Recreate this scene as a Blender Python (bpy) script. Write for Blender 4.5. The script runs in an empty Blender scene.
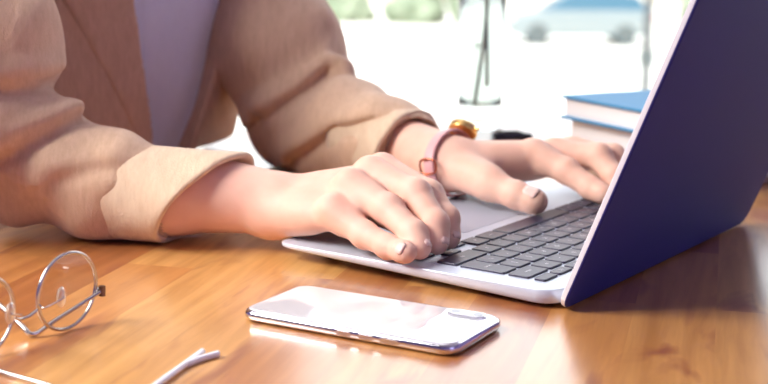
import bpy, bmesh, math, random
import numpy as np
from mathutils import Vector, Matrix
random.seed(7)
SC = bpy.context.scene
COL = SC.collection
PI = math.pi

# ------------------------------------------------------------------ camera
cam_d = bpy.data.cameras.new('camera'); cam = bpy.data.objects.new('camera', cam_d); COL.objects.link(cam)
PITCH, ROLL, CAM_H = 0.19283, 0.01443, 0.23227
fw = Vector((0, math.cos(PITCH), -math.sin(PITCH))); rt0 = Vector((1, 0, 0)); up0 = Vector((0, math.sin(PITCH), math.cos(PITCH)))
rt = math.cos(ROLL)*rt0 + math.sin(ROLL)*up0; up = -math.sin(ROLL)*rt0 + math.cos(ROLL)*up0
M4 = Matrix.Identity(4)
for i in range(3):
    M4[i][0], M4[i][1], M4[i][2] = rt[i], up[i], -fw[i]
M4[2][3] = CAM_H
cam.matrix_world = M4
cam_d.sensor_width = 36; cam_d.lens = 36*1353.0/768; cam_d.clip_start = .02; cam_d.clip_end = 400
cam_d.dof.use_dof = True; cam_d.dof.focus_distance = 0.87; cam_d.dof.aperture_fstop = 7.5
SC.camera = cam

# ------------------------------------------------------------------ world, sun, lamps, exposure
w = bpy.data.worlds.new('sky'); SC.world = w; w.use_nodes = True
bgn = w.node_tree.nodes['Background']; bgn.inputs[0].default_value = (0.93, 0.96, 1.0, 1); bgn.inputs[1].default_value = 3.0
def lamp(name, kind, loc, aim, energy, color, size=None):
    d = bpy.data.lights.new(name, kind); d.energy = energy; d.color = color
    if kind == 'AREA': d.shape = 'RECTANGLE'; d.size, d.size_y = size
    o = bpy.data.objects.new(name, d); COL.objects.link(o); o.location = loc
    o.rotation_euler = (Vector(aim)-Vector(loc)).to_track_quat('-Z', 'Y').to_euler(); return o
sun = lamp('sun', 'SUN', (0, -5, 20), (6, 25, -10), 5.0, (1, .97, .9)); sun.data.angle = .01
lamp('left_key_light', 'AREA', (-1.25, .6, 1.0), (-.05, 1.0, 0), 45, (1.0, .96, .93), (.8, .7))  # added key light from the left; that wall has no window
lamp('overhead_fill', 'AREA', (-.5, 1.3, 1.85), (-.1, 1.05, 0), 5, (1.0, .96, .95), (1.6, 1.2))  # unseen soft fill added overhead, no fitting modelled
lamp('room_fill', 'AREA', (1.9, -1.4, 1.0), (-.1, 1.1, 0), 11, (.62, .57, 1.0), (1.8, 1.6))
SC.view_settings.view_transform = 'Standard'; SC.view_settings.look = 'None'
SC.view_settings.exposure = 0.0; SC.view_settings.gamma = 1.0

# ------------------------------------------------------------------ helpers
def lin(r, g, b):
    f = lambda c: (c/255/12.92) if c/255 <= .04045 else ((c/255+.055)/1.055)**2.4
    return (f(r), f(g), f(b), 1)
def mat(name, col, rough=.5, metal=0, spec=.5, bump=None, **kw):
    """col: linear rgba; bump = (scale, strength, distance)"""
    m = bpy.data.materials.new(name); m.use_nodes = True; nt = m.node_tree
    p = nt.nodes['Principled BSDF']
    p.inputs['Base Color'].default_value = col; p.inputs['Roughness'].default_value = rough
    p.inputs['Metallic'].default_value = metal; p.inputs['Specular IOR Level'].default_value = spec
    for k, v in kw.items(): p.inputs[k].default_value = v
    tc = nt.nodes.new('ShaderNodeTexCoord')
    if bump:
        n = nt.nodes.new('ShaderNodeTexNoise'); n.inputs['Scale'].default_value = bump[0]; n.inputs['Detail'].default_value = 4
        b = nt.nodes.new('ShaderNodeBump'); b.inputs['Strength'].default_value = bump[1]; b.inputs['Distance'].default_value = bump[2]
        nt.links.new(tc.outputs['Object'], n.inputs['Vector']); nt.links.new(n.outputs['Fac'], b.inputs['Height'])
        nt.links.new(b.outputs['Normal'], p.inputs['Normal'])
    return m
def noise_col(m, c1, c2, scale=20, detail=3, vec=None):
    nt = m.node_tree; p = nt.nodes['Principled BSDF']
    tc = nt.nodes.new('ShaderNodeTexCoord'); mp = nt.nodes.new('ShaderNodeMapping')
    if vec: mp.inputs['Scale'].default_value = vec
    n = nt.nodes.new('ShaderNodeTexNoise'); n.inputs['Scale'].default_value = scale; n.inputs['Detail'].default_value = detail
    r = nt.nodes.new('ShaderNodeValToRGB'); r.color_ramp.elements[0].position = .35; r.color_ramp.elements[1].position = .65
    r.color_ramp.elements[0].color = c1; r.color_ramp.elements[1].color = c2
    nt.links.new(tc.outputs['Object'], mp.inputs['Vector']); nt.links.new(mp.outputs[0], n.inputs['Vector'])
    nt.links.new(n.outputs['Fac'], r.inputs['Fac']); nt.links.new(r.outputs['Color'], p.inputs['Base Color']); return m
def empty(name, loc=(0, 0, 0), rz=0):
    o = bpy.data.objects.new(name, None); COL.objects.link(o); o.location = loc; o.rotation_euler = (0, 0, rz); o.empty_display_size = .02; return o
def tag(o, label=None, cat=None, group=None, kind=None):
    if label: o['label'] = label
    if cat: o['category'] = cat
    if group: o['group'] = group
    if kind: o['kind'] = kind
    return o
def link(name, me, m, parent=None, smooth=True):
    o = bpy.data.objects.new(name, me); COL.objects.link(o)
    for mm in (m if isinstance(m, (list, tuple)) else [m]): me.materials.append(mm)
    if smooth: me.polygons.foreach_set('use_smooth', [True]*len(me.polygons))
    if parent is not None: o.parent = parent
    return o
def obj(name, bm, m, parent=None, smooth=False, bevel=0, seg=2, sub=0):
    me = bpy.data.meshes.new(name); bmesh.ops.recalc_face_normals(bm, faces=bm.faces[:]); bm.to_mesh(me); bm.free()
    o = link(name, me, m, parent, smooth or bevel > 0 or sub > 0)
    if bevel:
        b = o.modifiers.new('bevel', 'BEVEL'); b.width = bevel; b.segments = seg; b.limit_method = 'ANGLE'; b.angle_limit = .6
    if sub:
        s = o.modifiers.new('sub', 'SUBSURF'); s.levels = sub; s.render_levels = sub
    if bevel:
        wn = o.modifiers.new('wn', 'WEIGHTED_NORMAL'); wn.keep_sharp = True
    return o
def box(bm, c, s, rot=None):
    r = bmesh.ops.create_cube(bm, size=1); M = Matrix.Translation(c) @ (rot.to_4x4() if rot else Matrix.Identity(4)) @ Matrix.Diagonal((*s, 1))
    bmesh.ops.transform(bm, matrix=M, verts=r['verts']); return r['verts']
def cyl(bm, a, b, r1, r2=None, n=24):
    a, b = Vector(a), Vector(b); d = b-a
    r = bmesh.ops.create_cone(bm, cap_ends=True, segments=n, radius1=r1, radius2=r1 if r2 is None else r2, depth=d.length)
    bmesh.ops.transform(bm, matrix=Matrix.Translation((a+b)/2) @ d.to_track_quat('Z', 'Y').to_matrix().to_4x4(), verts=r['verts']); return r['verts']
def ball(bm, c, r, n=12, s=(1, 1, 1)):
    v = bmesh.ops.create_uvsphere(bm, u_segments=2*n, v_segments=n, radius=r)['verts']
    bmesh.ops.transform(bm, matrix=Matrix.Translation(c) @ Matrix.Diagonal((*s, 1)), verts=v); return v
def smooth_path(P, n=8, closed=False):
    P = [Vector(p) for p in P]; out = []; N = len(P)
    g = (lambda i: P[i % N]) if closed else (lambda i: P[min(max(i, 0), N-1)])
    for i in range(N if closed else N-1):
        a, b, c, d = g(i-1), g(i), g(i+1), g(i+2)
        for k in range(n):
            t = k/n
            out.append(.5*((2*b)+(c-a)*t+(2*a-5*b+4*c-d)*t*t+(3*b-a-3*c+d)*t**3))
    if not closed: out.append(P[-1])
    return out
def tube(bm, P, r, n=10, closed=False, caps=True):
    """r number or list; parallel-transport frames"""
    P = [Vector(p) for p in P]; N = len(P); rr = r if isinstance(r, (list, tuple)) else [r]*N
    T = []
    for i in range(N):
        a = P[(i-1) % N] if closed or i > 0 else P[i]; b = P[(i+1) % N] if closed or i < N-1 else P[i]
        T.append((b-a).normalized())
    u = T[0].orthogonal().normalized(); rings = []
    for i in range(N):
        u = (u-T[i]*u.dot(T[i])).normalized(); v = T[i].cross(u)
        rings.append([bm.verts.new(P[i]+rr[i]*(math.cos(2*PI*k/n)*u+math.sin(2*PI*k/n)*v)) for k in range(n)])
    m = N if closed else N-1
    for i in range(m):
        A_, B_ = rings[i], rings[(i+1) % N]; off = 0
        if closed and i == N-1:
            off = min(range(n), key=lambda o: (A_[0].co-B_[o].co).length)
        for k in range(n):
            bm.faces.new((A_[k], A_[(k+1) % n], B_[(k+1+off) % n], B_[(k+off) % n]))
    if caps and not closed:
        bm.faces.new(rings[0][::-1]); bm.faces.new(rings[-1])
def lathe(bm, prof, n=40, c=(0, 0, 0)):
    rings = [[bm.verts.new((c[0]+r*math.cos(2*PI*k/n), c[1]+r*math.sin(2*PI*k/n), c[2]+z)) for k in range(n)] if r > 1e-6 else [bm.verts.new((c[0], c[1], c[2]+z))] for r, z in prof]
    for a, b in zip(rings, rings[1:]):
        for k in range(n):
            q = [a[k % len(a)], a[(k+1) % len(a)], b[(k+1) % len(b)], b[k % len(b)]]
            q = [v for i, v in enumerate(q) if v not in q[:i]]
            if len(q) > 2: bm.faces.new(q)
def rrect(w_, h_, r, n=8):
    pts = []
    for cx, cy, a0 in ((w_/2-r, h_/2-r, 0), (-w_/2+r, h_/2-r, PI/2), (-w_/2+r, -h_/2+r, PI), (w_/2-r, -h_/2+r, 3*PI/2)):
        for k in range(n+1): a = a0+PI/2*k/n; pts.append((cx+r*math.cos(a), cy+r*math.sin(a)))
    return pts
def prism(bm, outline, z0, z1, M=None):
    """outline list of (x,y) -> solid between z0,z1"""
    M = M or Matrix.Identity(4)
    lo = [bm.verts.new(M @ Vector((x, y, z0))) for x, y in outline]; hi = [bm.verts.new(M @ Vector((x, y, z1))) for x, y in outline]
    n = len(outline)
    bm.faces.new(lo[::-1]); bm.faces.new(hi)
    for i in range(n): bm.faces.new((lo[i], lo[(i+1) % n], hi[(i+1) % n], hi[i]))
    return lo+hi
def loft(bm, rings):
    """rings: list of equal length point lists, capped"""
    R = [[bm.verts.new(p) for p in r] for r in rings]; n = len(R[0])
    for a, b in zip(R, R[1:]):
        for k in range(n): bm.faces.new((a[k], a[(k+1) % n], b[(k+1) % n], b[k]))
    bm.faces.new(R[0][::-1]); bm.faces.new(R[-1])

# ------------------------------------------------------------------ signed distance modelling (bodies, cloth)
def axis_pts(lo, hi, flo, fhi, fine, coarse):
    a = list(np.arange(flo, lo, -coarse))[::-1] if flo > lo else [flo]
    if flo > lo: a = [flo - coarse*k for k in range(int((flo-lo)/coarse)+1, 0, -1)]
    else: a = []
    m = list(np.arange(flo, fhi, fine))
    b = [m[-1] + coarse*k for k in range(1, int((hi-m[-1])/coarse)+2)] if hi > fhi else []
    return np.array(a+m+b, dtype=np.float32)
class Field:
    def __init__(s, X, Y, Z):
        s.ax = (X, Y, Z); s.D = np.full((len(X), len(Y), len(Z)), .08, np.float32)
    def sl(s, lo, hi):
        r = []
        for k in range(3):
            i = np.searchsorted(s.ax[k], lo[k]); j = np.searchsorted(s.ax[k], hi[k]); r.append(slice(max(i-1, 0), min(j+1, len(s.ax[k]))))
        return tuple(r)
    def grid(s, sl):
        return np.meshgrid(s.ax[0][sl[0]], s.ax[1][sl[1]], s.ax[2][sl[2]], indexing='ij', sparse=True)
    def put(s, sl, d, k, sub=False):
        D = s.D[sl]
        if sub: d, k2 = -d, k; h = np.clip(.5-.5*(d-D)/max(k, 1e-6), 0, 1) if k > 0 else (d < D); s.D[sl] = (np.maximum(D, d) if k == 0 else D*h+d*(1-h)+k*h*(1-h))
        elif k <= 0: s.D[sl] = np.minimum(D, d)
        else:
            h = np.maximum(k-np.abs(D-d), 0)/k; s.D[sl] = np.minimum(D, d)-h*h*k*.25
    def cap(s, a, b, ra, rb, k=.0, sub=False, sq=None):
        """tapered capsule; sq=(axis vector, factor) squashes the section along a direction"""
        a = np.array(a, np.float32); b = np.array(b, np.float32); R = max(ra, rb)+.03
        sl = s.sl(np.minimum(a, b)-R, np.maximum(a, b)+R); x, y, z = s.grid(sl)
        ab = b-a; L2 = float(ab@ab)+1e-12
        px, py, pz = x-a[0], y-a[1], z-a[2]
        t = np.clip((px*ab[0]+py*ab[1]+pz*ab[2])/L2, 0, 1)
        dx, dy, dz = px-t*ab[0], py-t*ab[1], pz-t*ab[2]
        q = dx*dx+dy*dy+dz*dz
        if sq is not None:
            n = np.array(sq[0], np.float32); n /= np.linalg.norm(n); c = dx*n[0]+dy*n[1]+dz*n[2]; q = q+c*c*(sq[1]**2-1)
        s.put(sl, np.sqrt(q)-(ra+(rb-ra)*t), k, sub)
    def ell(s, c, ax, rad, k=.0, sub=False):
        """ellipsoid, ax = 3 unit axes"""
        R = max(rad)+.03; sl = s.sl(np.array(c)-R, np.array(c)+R); x, y, z = s.grid(sl)
        q = 0
        for A_, r in zip(ax, rad): q = q+(((x-c[0])*A_[0]+(y-c[1])*A_[1]+(z-c[2])*A_[2])/r)**2
        s.put(sl, (np.sqrt(q)-1)*min(rad), k, sub)
    def chain(s, P, R, k):
        for i in range(len(P)-1): s.cap(P[i], P[i+1], R[i], R[i+1], k)
    def mesh(s, name, relax=1):
        D = s.D; X, Y, Z = s.ax; S = D < 0
        c = np.zeros(tuple(n-1 for n in D.shape), np.int8)
        for i in (0, 1):
            for j in (0, 1):
                for k in (0, 1): c += S[i:i+D.shape[0]-1, j:j+D.shape[1]-1, k:k+D.shape[2]-1]
        act = np.argwhere((c > 0) & (c < 8)); I, J, K = act.T
        idx = np.full(c.shape, -1, np.int32); idx[I, J, K] = np.arange(len(act))
        acc = np.zeros((len(act), 3)); cnt = np.zeros(len(act))
        cor = [(i, j, k) for i in (0, 1) for j in (0, 1) for k in (0, 1)]
        for p in cor:
            for axn in range(3):
                if p[axn]: continue
                q = list(p); q[axn] = 1
                d0 = D[I+p[0], J+p[1], K+p[2]]; d1 = D[I+q[0], J+q[1], K+q[2]]
                m = (d0 < 0) != (d1 < 0)
                t = np.where(m, d0/np.where(m, d0-d1, 1), 0)
                for a in range(3): acc[:, a] += np.where(m, (t if a == axn else p[a]), 0)
                cnt += m
        f = acc/cnt[:, None]
        V = np.c_[X[I]+f[:, 0]*(X[I+1]-X[I]), Y[J]+f[:, 1]*(Y[J+1]-Y[J]), Z[K]+f[:, 2]*(Z[K+1]-Z[K])]
        F = []
        for axn in range(3):
            lo = [slice(None)]*3; hi = [slice(None)]*3; lo[axn] = slice(0, -1); hi[axn] = slice(1, None)
            e = np.argwhere(S[tuple(lo)] != S[tuple(hi)])
            u, v = (axn+1) % 3, (axn+2) % 3
            e = e[(e[:, u] > 0) & (e[:, v] > 0) & (e[:, u] < D.shape[u]-1) & (e[:, v] < D.shape[v]-1)]
            qs = []
            for du, dv in ((1, 1), (0, 1), (0, 0), (1, 0)):
                z = e.copy(); z[:, u] -= du; z[:, v] -= dv; qs.append(idx[z[:, 0], z[:, 1], z[:, 2]])
            q = np.stack(qs, 1); ins = S[e[:, 0], e[:, 1], e[:, 2]]
            q[~ins] = q[~ins][:, ::-1]; F.append(q)
        F = np.concatenate(F)
        for _ in range(relax):
            sm = np.zeros_like(V); n = np.zeros(len(V))
            for a, b in ((0, 1), (1, 2), (2, 3), (3, 0)):
                for p, q in ((a, b), (b, a)):
                    for ax_ in range(3): sm[:, ax_] += np.bincount(F[:, p], V[F[:, q], ax_], len(V))
                    n += np.bincount(F[:, p], minlength=len(V))
            V = V*.45+.55*sm/np.maximum(n, 1)[:, None]
        me = bpy.data.meshes.new(name); me.vertices.add(len(V)); me.vertices.foreach_set('co', V.astype(np.float32).ravel())
        me.loops.add(F.size); me.loops.foreach_set('vertex_index', F.ravel().astype(np.int32))
        me.polygons.add(len(F)); me.polygons.foreach_set('loop_start', np.arange(0, F.size, 4, dtype=np.int32)); me.polygons.foreach_set('loop_total', np.full(len(F), 4, np.int32))
        me.update(calc_edges=True); me.validate(); return me

# ------------------------------------------------------------------ materials
def wood_material():
    m = bpy.data.materials.new('oiled_wood_staves'); m.use_nodes = True; nt = m.node_tree; N = nt.nodes.new; Lk = nt.links.new
    p = nt.nodes['Principled BSDF']; tc = N('ShaderNodeTexCoord')
    br = N('ShaderNodeTexBrick'); br.inputs['Scale'].default_value = 1; br.inputs['Brick Width'].default_value = .42; br.inputs['Row Height'].default_value = .05
    br.inputs['Mortar Size'].default_value = .0; br.offset = .37; br.inputs['Color1'].default_value = (0, 0, 0, 1); br.inputs['Color2'].default_value = (1, 1, 1, 1); br.inputs['Bias'].default_value = 0
    Lk(tc.outputs['Object'], br.inputs['Vector'])
    ramp = N('ShaderNodeValToRGB'); cr = ramp.color_ramp
    cr.elements[0].position = 0; cr.elements[0].color = lin(176, 110, 60); cr.elements[1].position = 1; cr.elements[1].color = lin(230, 178, 106)
    e = cr.elements.new(.45); e.color = lin(210, 148, 82)
    Lk(br.outputs['Color'], ramp.inputs['Fac'])
    # grain, stretched along the stave (x)
    sep = N('ShaderNodeVectorMath'); sep.operation = 'MULTIPLY'; sep.inputs[1].default_value = (1.6, 22, 1)
    off = N('ShaderNodeVectorMath'); off.operation = 'MULTIPLY_ADD'; off.inputs[1].default_value = (7, 13, 3)
    Lk(br.outputs['Color'], off.inputs[0]); Lk(tc.outputs['Object'], off.inputs[2])
    Lk(off.outputs[0], sep.inputs[0])
    n1 = N('ShaderNodeTexNoise'); n1.inputs['Scale'].default_value = 3.2; n1.inputs['Detail'].default_value = 6; n1.inputs['Roughness'].default_value = .6; n1.inputs['Distortion'].default_value = .4
    Lk(sep.outputs[0], n1.inputs['Vector'])
    mx = N('ShaderNodeMix'); mx.data_type = 'RGBA'; mx.blend_type = 'MULTIPLY'; mx.inputs['Factor'].default_value = 1
    r2 = N('ShaderNodeValToRGB'); r2.color_ramp.elements[0].position = .3; r2.color_ramp.elements[0].color = (.72, .62, .52, 1); r2.color_ramp.elements[1].position = .62; r2.color_ramp.elements[1].color = (1.05, 1.02, 1, 1)
    Lk(n1.outputs['Fac'], r2.inputs['Fac']); Lk(ramp.outputs['Color'], mx.inputs['A']); Lk(r2.outputs['Color'], mx.inputs['B'])
    # darker flame figure
    sc2 = N('ShaderNodeVectorMath'); sc2.operation = 'MULTIPLY'; sc2.inputs[1].default_value = (2.6, 9, 1); Lk(off.outputs[0], sc2.inputs[0])
    n2 = N('ShaderNodeTexNoise'); n2.inputs['Scale'].default_value = 2.3; n2.inputs['Detail'].default_value = 3; n2.inputs['Distortion'].default_value = 1.2; Lk(sc2.outputs[0], n2.inputs['Vector'])
    r3 = N('ShaderNodeValToRGB'); r3.color_ramp.elements[0].position = .55; r3.color_ramp.elements[0].color = (0, 0, 0, 1); r3.color_ramp.elements[1].position = .70; r3.color_ramp.elements[1].color = (1, 1, 1, 1)
    Lk(n2.outputs['Fac'], r3.inputs['Fac'])
    mx2 = N('ShaderNodeMix'); mx2.data_type = 'RGBA'; mx2.inputs['B'].default_value = lin(138, 64, 44); Lk(mx.outputs['Result'], mx2.inputs['A'])
    ml = N('ShaderNodeMath'); ml.operation = 'MULTIPLY'; ml.inputs[1].default_value = .7; Lk(r3.outputs['Color'], ml.inputs[0]); Lk(ml.outputs[0], mx2.inputs['Factor'])
    Lk(mx2.outputs['Result'], p.inputs['Base Color'])
    p.inputs['Roughness'].default_value = .28; p.inputs['Specular IOR Level'].default_value = .7; p.inputs['Coat Weight'].default_value = .7; p.inputs['Coat Roughness'].default_value = .19
    b = N('ShaderNodeBump'); b.inputs['Strength'].default_value = .08; b.inputs['Distance'].default_value = .001; Lk(n1.outputs['Fac'], b.inputs['Height']); Lk(b.outputs['Normal'], p.inputs['Normal'])
    return m
def cloth_material(name, c1, c2, bump=.5, sc=900):
    m = mat(name, c1, .9, spec=.15, **{'Sheen Weight': .25, 'Sheen Roughness': .5})
    nt = m.node_tree; N = nt.nodes.new; Lk = nt.links.new; p = nt.nodes['Principled BSDF']; tc = N('ShaderNodeTexCoord')
    n = N('ShaderNodeTexNoise'); n.inputs['Scale'].default_value = 60; n.inputs['Detail'].default_value = 5; n.inputs['Roughness'].default_value = .7
    mp = N('ShaderNodeMapping'); mp.inputs['Scale'].default_value = (3.2, 1.2, .8); Lk(tc.outputs['Object'], mp.inputs[0]); Lk(mp.outputs[0], n.inputs['Vector'])
    r = N('ShaderNodeValToRGB'); r.color_ramp.elements[0].position = .3; r.color_ramp.elements[0].color = c1; r.color_ramp.elements[1].position = .7; r.color_ramp.elements[1].color = c2
    Lk(n.outputs['Fac'], r.inputs['Fac']); Lk(r.outputs['Color'], p.inputs['Base Color'])
    n2 = N('ShaderNodeTexNoise'); n2.inputs['Scale'].default_value = sc; n2.inputs['Detail'].default_value = 2; Lk(tc.outputs['Object'], n2.inputs['Vector'])
    b = N('ShaderNodeBump'); b.inputs['Strength'].default_value = bump; b.inputs['Distance'].default_value = .0008; Lk(n2.outputs['Fac'], b.inputs['Height'])
    b2 = N('ShaderNodeBump'); b2.inputs['Strength'].default_value = .35; b2.inputs['Distance'].default_value = .003; Lk(n.outputs['Fac'], b2.inputs['Height']); Lk(b.outputs['Normal'], b2.inputs['Normal'])
    Lk(b2.outputs['Normal'], p.inputs['Normal']); return m
def glass_material(name, tint, refl=.08, rough=.02, edge=None):
    m = bpy.data.materials.new(name); m.use_nodes = True; nt = m.node_tree; nt.nodes.clear(); N = nt.nodes.new; Lk = nt.links.new
    o = N('ShaderNodeOutputMaterial'); t = N('ShaderNodeBsdfTransparent'); g = N('ShaderNodeBsdfGlossy'); mix = N('ShaderNodeMixShader'); lw = N('ShaderNodeLayerWeight'); pw = N('ShaderNodeMath'); fr = N('ShaderNodeMath')
    t.inputs[0].default_value = tint; g.inputs['Roughness'].default_value = rough; lw.inputs['Blend'].default_value = .5; pw.operation = 'POWER'; pw.inputs[1].default_value = 4; fr.operation = 'MULTIPLY_ADD'; fr.inputs[1].default_value = .8; fr.inputs[2].default_value = refl*.5; Lk(lw.outputs['Facing'], pw.inputs[0])
    if edge:      # longer light path through a curved wall seen edge on
        mc = N('ShaderNodeMix'); mc.data_type = 'RGBA'; mc.inputs['A'].default_value = tint; mc.inputs['B'].default_value = edge; Lk(pw.outputs[0], mc.inputs['Factor']); Lk(mc.outputs['Result'], t.inputs[0])
    Lk(pw.outputs[0], fr.inputs[0])
    Lk(fr.outputs[0], mix.inputs[0]); Lk(t.outputs[0], mix.inputs[1]); Lk(g.outputs[0], mix.inputs[2]); Lk(mix.outputs[0], o.inputs[0]); return m
WOOD = wood_material()
ALU = mat('silver_aluminium', lin(212, 219, 232), .36, .25, bump=(2500, .04, .0002))
LIDM = mat('shaded_aluminium_shell', lin(52, 54, 126), .55, .0, .14, bump=(2500, .03, .0002))  # silver lid with its purple shade painted into the base colour
EDGE = mat('polished_edge', lin(240, 240, 245), .3, .2)
KEYM = mat('key_plastic', lin(48, 42, 66), .36, spec=.55)
LEG = mat('legend_white', lin(225, 225, 232), .5)
WELL = mat('dark_key_well', lin(42, 34, 60), .5)
PAD = mat('trackpad_glass', lin(186, 194, 210), .34, .2)
SCREEN = mat('black_screen', (.01, .01, .014, 1), .12)
BLACK = mat('black_rubber', (.012, .01, .016, 1), .6)
SKIN = mat('skin', lin(226, 172, 146), .55, spec=.3, bump=(420, .12, .0006), **{'Subsurface Weight': .12, 'Subsurface Radius': (1, .45, .3), 'Subsurface Scale': .004})
noise_col(SKIN, lin(236, 186, 164), lin(242, 197, 175), 45, 3)
NAIL = mat('fingernail', lin(244, 206, 194), .25, spec=.6)
JACKET = cloth_material('camel_wool_knit', lin(204, 168, 138), lin(222, 188, 158))
LINING = cloth_material('turned_back_cuff_cloth', lin(214, 184, 154), lin(228, 204, 174))
SHIRT = cloth_material('grey_jersey', lin(226, 230, 240), lin(232, 236, 246), .2, 1500)
TROUSER = cloth_material('navy_denim', lin(40, 42, 66), lin(52, 54, 80))
SHOE = mat('shoe_leather', lin(40, 30, 34), .45)
PHONEG = mat('white_phone_glass', lin(232, 232, 234), .04, spec=.8, **{'Coat Weight': 1.0, 'Coat Roughness': .02})
CHROME = mat('polished_steel', lin(225, 225, 230), .13, 1.0)
LENSB = mat('camera_lens_black', (.01, .01, .02, 1), .05)
WIRE = mat('silver_wire', lin(205, 200, 195), .22, 1.0)
LENS = glass_material('spectacle_lens', (.97, .965, .95, 1))
SILIC = mat('clear_silicone_pad', lin(240, 225, 205), .15, **{'Transmission Weight': .7, 'IOR': 1.4})
GLASS = mat('clear_glass', (.72, .76, .75, 1), 0.0, **{'Transmission Weight': 1.0, 'IOR': 1.45})
WATER = mat('water', (.98, 1, .99, 1), 0.0, **{'Transmission Weight': 1.0, 'IOR': 1.33})
STEM = mat('green_stem', lin(205, 215, 200), .6)
BLUE = mat('blue_book_cloth', lin(60, 138, 184), .6, bump=(600, .1, .0004))
PAPER = mat('page_paper', lin(232, 228, 228), .85)
noise_col(PAPER, lin(236, 234, 234), lin(248, 247, 246), 8, 2, (1, 1, 220))
GREYC = mat('grey_blue_book_cloth', lin(130, 146, 172), .6)
TAN = mat('tan_board', lin(176, 146, 122), .7)
PINK = mat('pink_leather', lin(226, 170, 170), .5, bump=(900, .2, .0005))
GOLD = mat('gold', lin(246, 208, 130), .3, 1.0)
DIAL = mat('watch_dial', lin(236, 222, 200), .3)
ROSE = mat('rose_copper', lin(205, 120, 90), .25, 1.0)
WHITEP = mat('white_plastic', lin(246, 244, 246), .35)
PEN = mat('black_plastic', lin(22, 18, 30), .35)
WALLP = mat('lavender_plaster', lin(140, 124, 182), .9, bump=(60, .1, .002))
CEIL = mat('ceiling_plaster', lin(190, 180, 196), .9, bump=(60, .1, .002))
FLOORM = mat('dark_floor_boards', lin(92, 70, 84), .5); noise_col(FLOORM, lin(80, 58, 74), lin(100, 78, 90), 6, 4, (1, 8, 1))
FRAMEM = mat('white_window_frame', lin(235, 235, 232), .5)
PANE = glass_material('window_glass', (.97, .98, .98, 1), rough=.0)
PAVE = mat('pale_pavement', lin(232, 230, 222), .9, bump=(3, .2, .01)); noise_col(PAVE, lin(224, 222, 214), lin(238, 236, 230), .7, 4)
LEAF = mat('leaf_green', lin(96, 116, 80), .7); noise_col(LEAF, lin(108, 122, 98), lin(142, 152, 130), 1.4, 4)
CARP = mat('pale_blue_car_paint', lin(126, 136, 138), .35, .0, .3)
CARG = mat('car_glass', lin(64, 98, 116), .3, 0, .2)
TYRE = mat('tyre', lin(80, 90, 92), .8)
TAIL = mat('red_tail_lamp', lin(190, 50, 64), .3)
STONE = mat('pale_stone_facade', lin(206, 196, 180), .9, bump=(4, .2, .01))
CHAIRW = mat('walnut_chair', lin(96, 62, 44), .45); noise_col(CHAIRW, lin(84, 52, 36), lin(108, 72, 50), 10, 3, (1, 1, 6))

# ------------------------------------------------------------------ setting
def struct(name, boxes, m, kind='structure'):
    bm = bmesh.new()
    for c, s in boxes: box(bm, c, s)
    return tag(obj(name, bm, m), kind=kind)
X0, X1, Y0, Y1, ZF, ZC = -2.3, 2.4, -1.9, 2.5, -.74, 2.0
struct('floor', [(((X0+X1)/2, (Y0+Y1)/2, ZF-.1), (X1-X0, Y1-Y0, .2))], FLOORM)
struct('ceiling', [(((X0+X1)/2, (Y0+Y1)/2, ZC+.1), (X1-X0+.4, Y1-Y0+.4, .2))], CEIL)
struct('wall_rear', [(((X0+X1)/2, Y0-.1, (ZF+ZC)/2), (X1-X0+.4, .2, ZC-ZF))], WALLP)
struct('wall_left', [((X0-.1, (Y0+Y1)/2, (ZF+ZC)/2), (.2, Y1-Y0, ZC-ZF))], WALLP)
struct('wall_right', [((X1+.1, (Y0+Y1)/2, (ZF+ZC)/2), (.2, Y1-Y0, ZC-ZF))], WALLP)
WX0, WX1, WZ0, WZ1 = -2.0, 2.1, -.62, 1.85
struct('wall_window', [(((X0+X1)/2, Y1+.1, (ZF+WZ0)/2), (X1-X0+.4, .2, WZ0-ZF)), (((X0+X1)/2, Y1+.1, (WZ1+ZC)/2), (X1-X0+.4, .2, ZC-WZ1)),
    (((X0+WX0)/2-.1, Y1+.1, (WZ0+WZ1)/2), (WX0-X0+.2, .2, WZ1-WZ0)), (((X1+WX1)/2+.1, Y1+.1, (WZ0+WZ1)/2), (X1-WX1+.2, .2, WZ1-WZ0))], WALLP)
win = empty('window_1', ((WX0+WX1)/2, Y1+.1, WZ0)); tag(win, kind='structure')
bm = bmesh.new(); ww, wh = WX1-WX0, WZ1-WZ0
for c, s in (((0, 0, .025), (ww, .06, .05)), ((0, 0, wh-.025), (ww, .06, .05)), ((-ww/2+.025, 0, wh/2), (.05, .06, wh)), ((ww/2-.025, 0, wh/2), (.05, .06, wh))): box(bm, c, s)
obj('window_frame', bm, FRAMEM, win, bevel=.004)
bm = bmesh.new(); box(bm, (0, 0, wh/2), (ww-.1, .006, wh-.1)); obj('pane', bm, PANE, win)
bm = bmesh.new(); box(bm, (0, -.12, -.01), (ww+.1, .2, .03)); obj('window_sill', bm, FRAMEM, win, bevel=.004)
ZG = -2.95
struct('pavement', [((0, 2.7+75, ZG-.5), (160, 150, 1.0))], PAVE)

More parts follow.
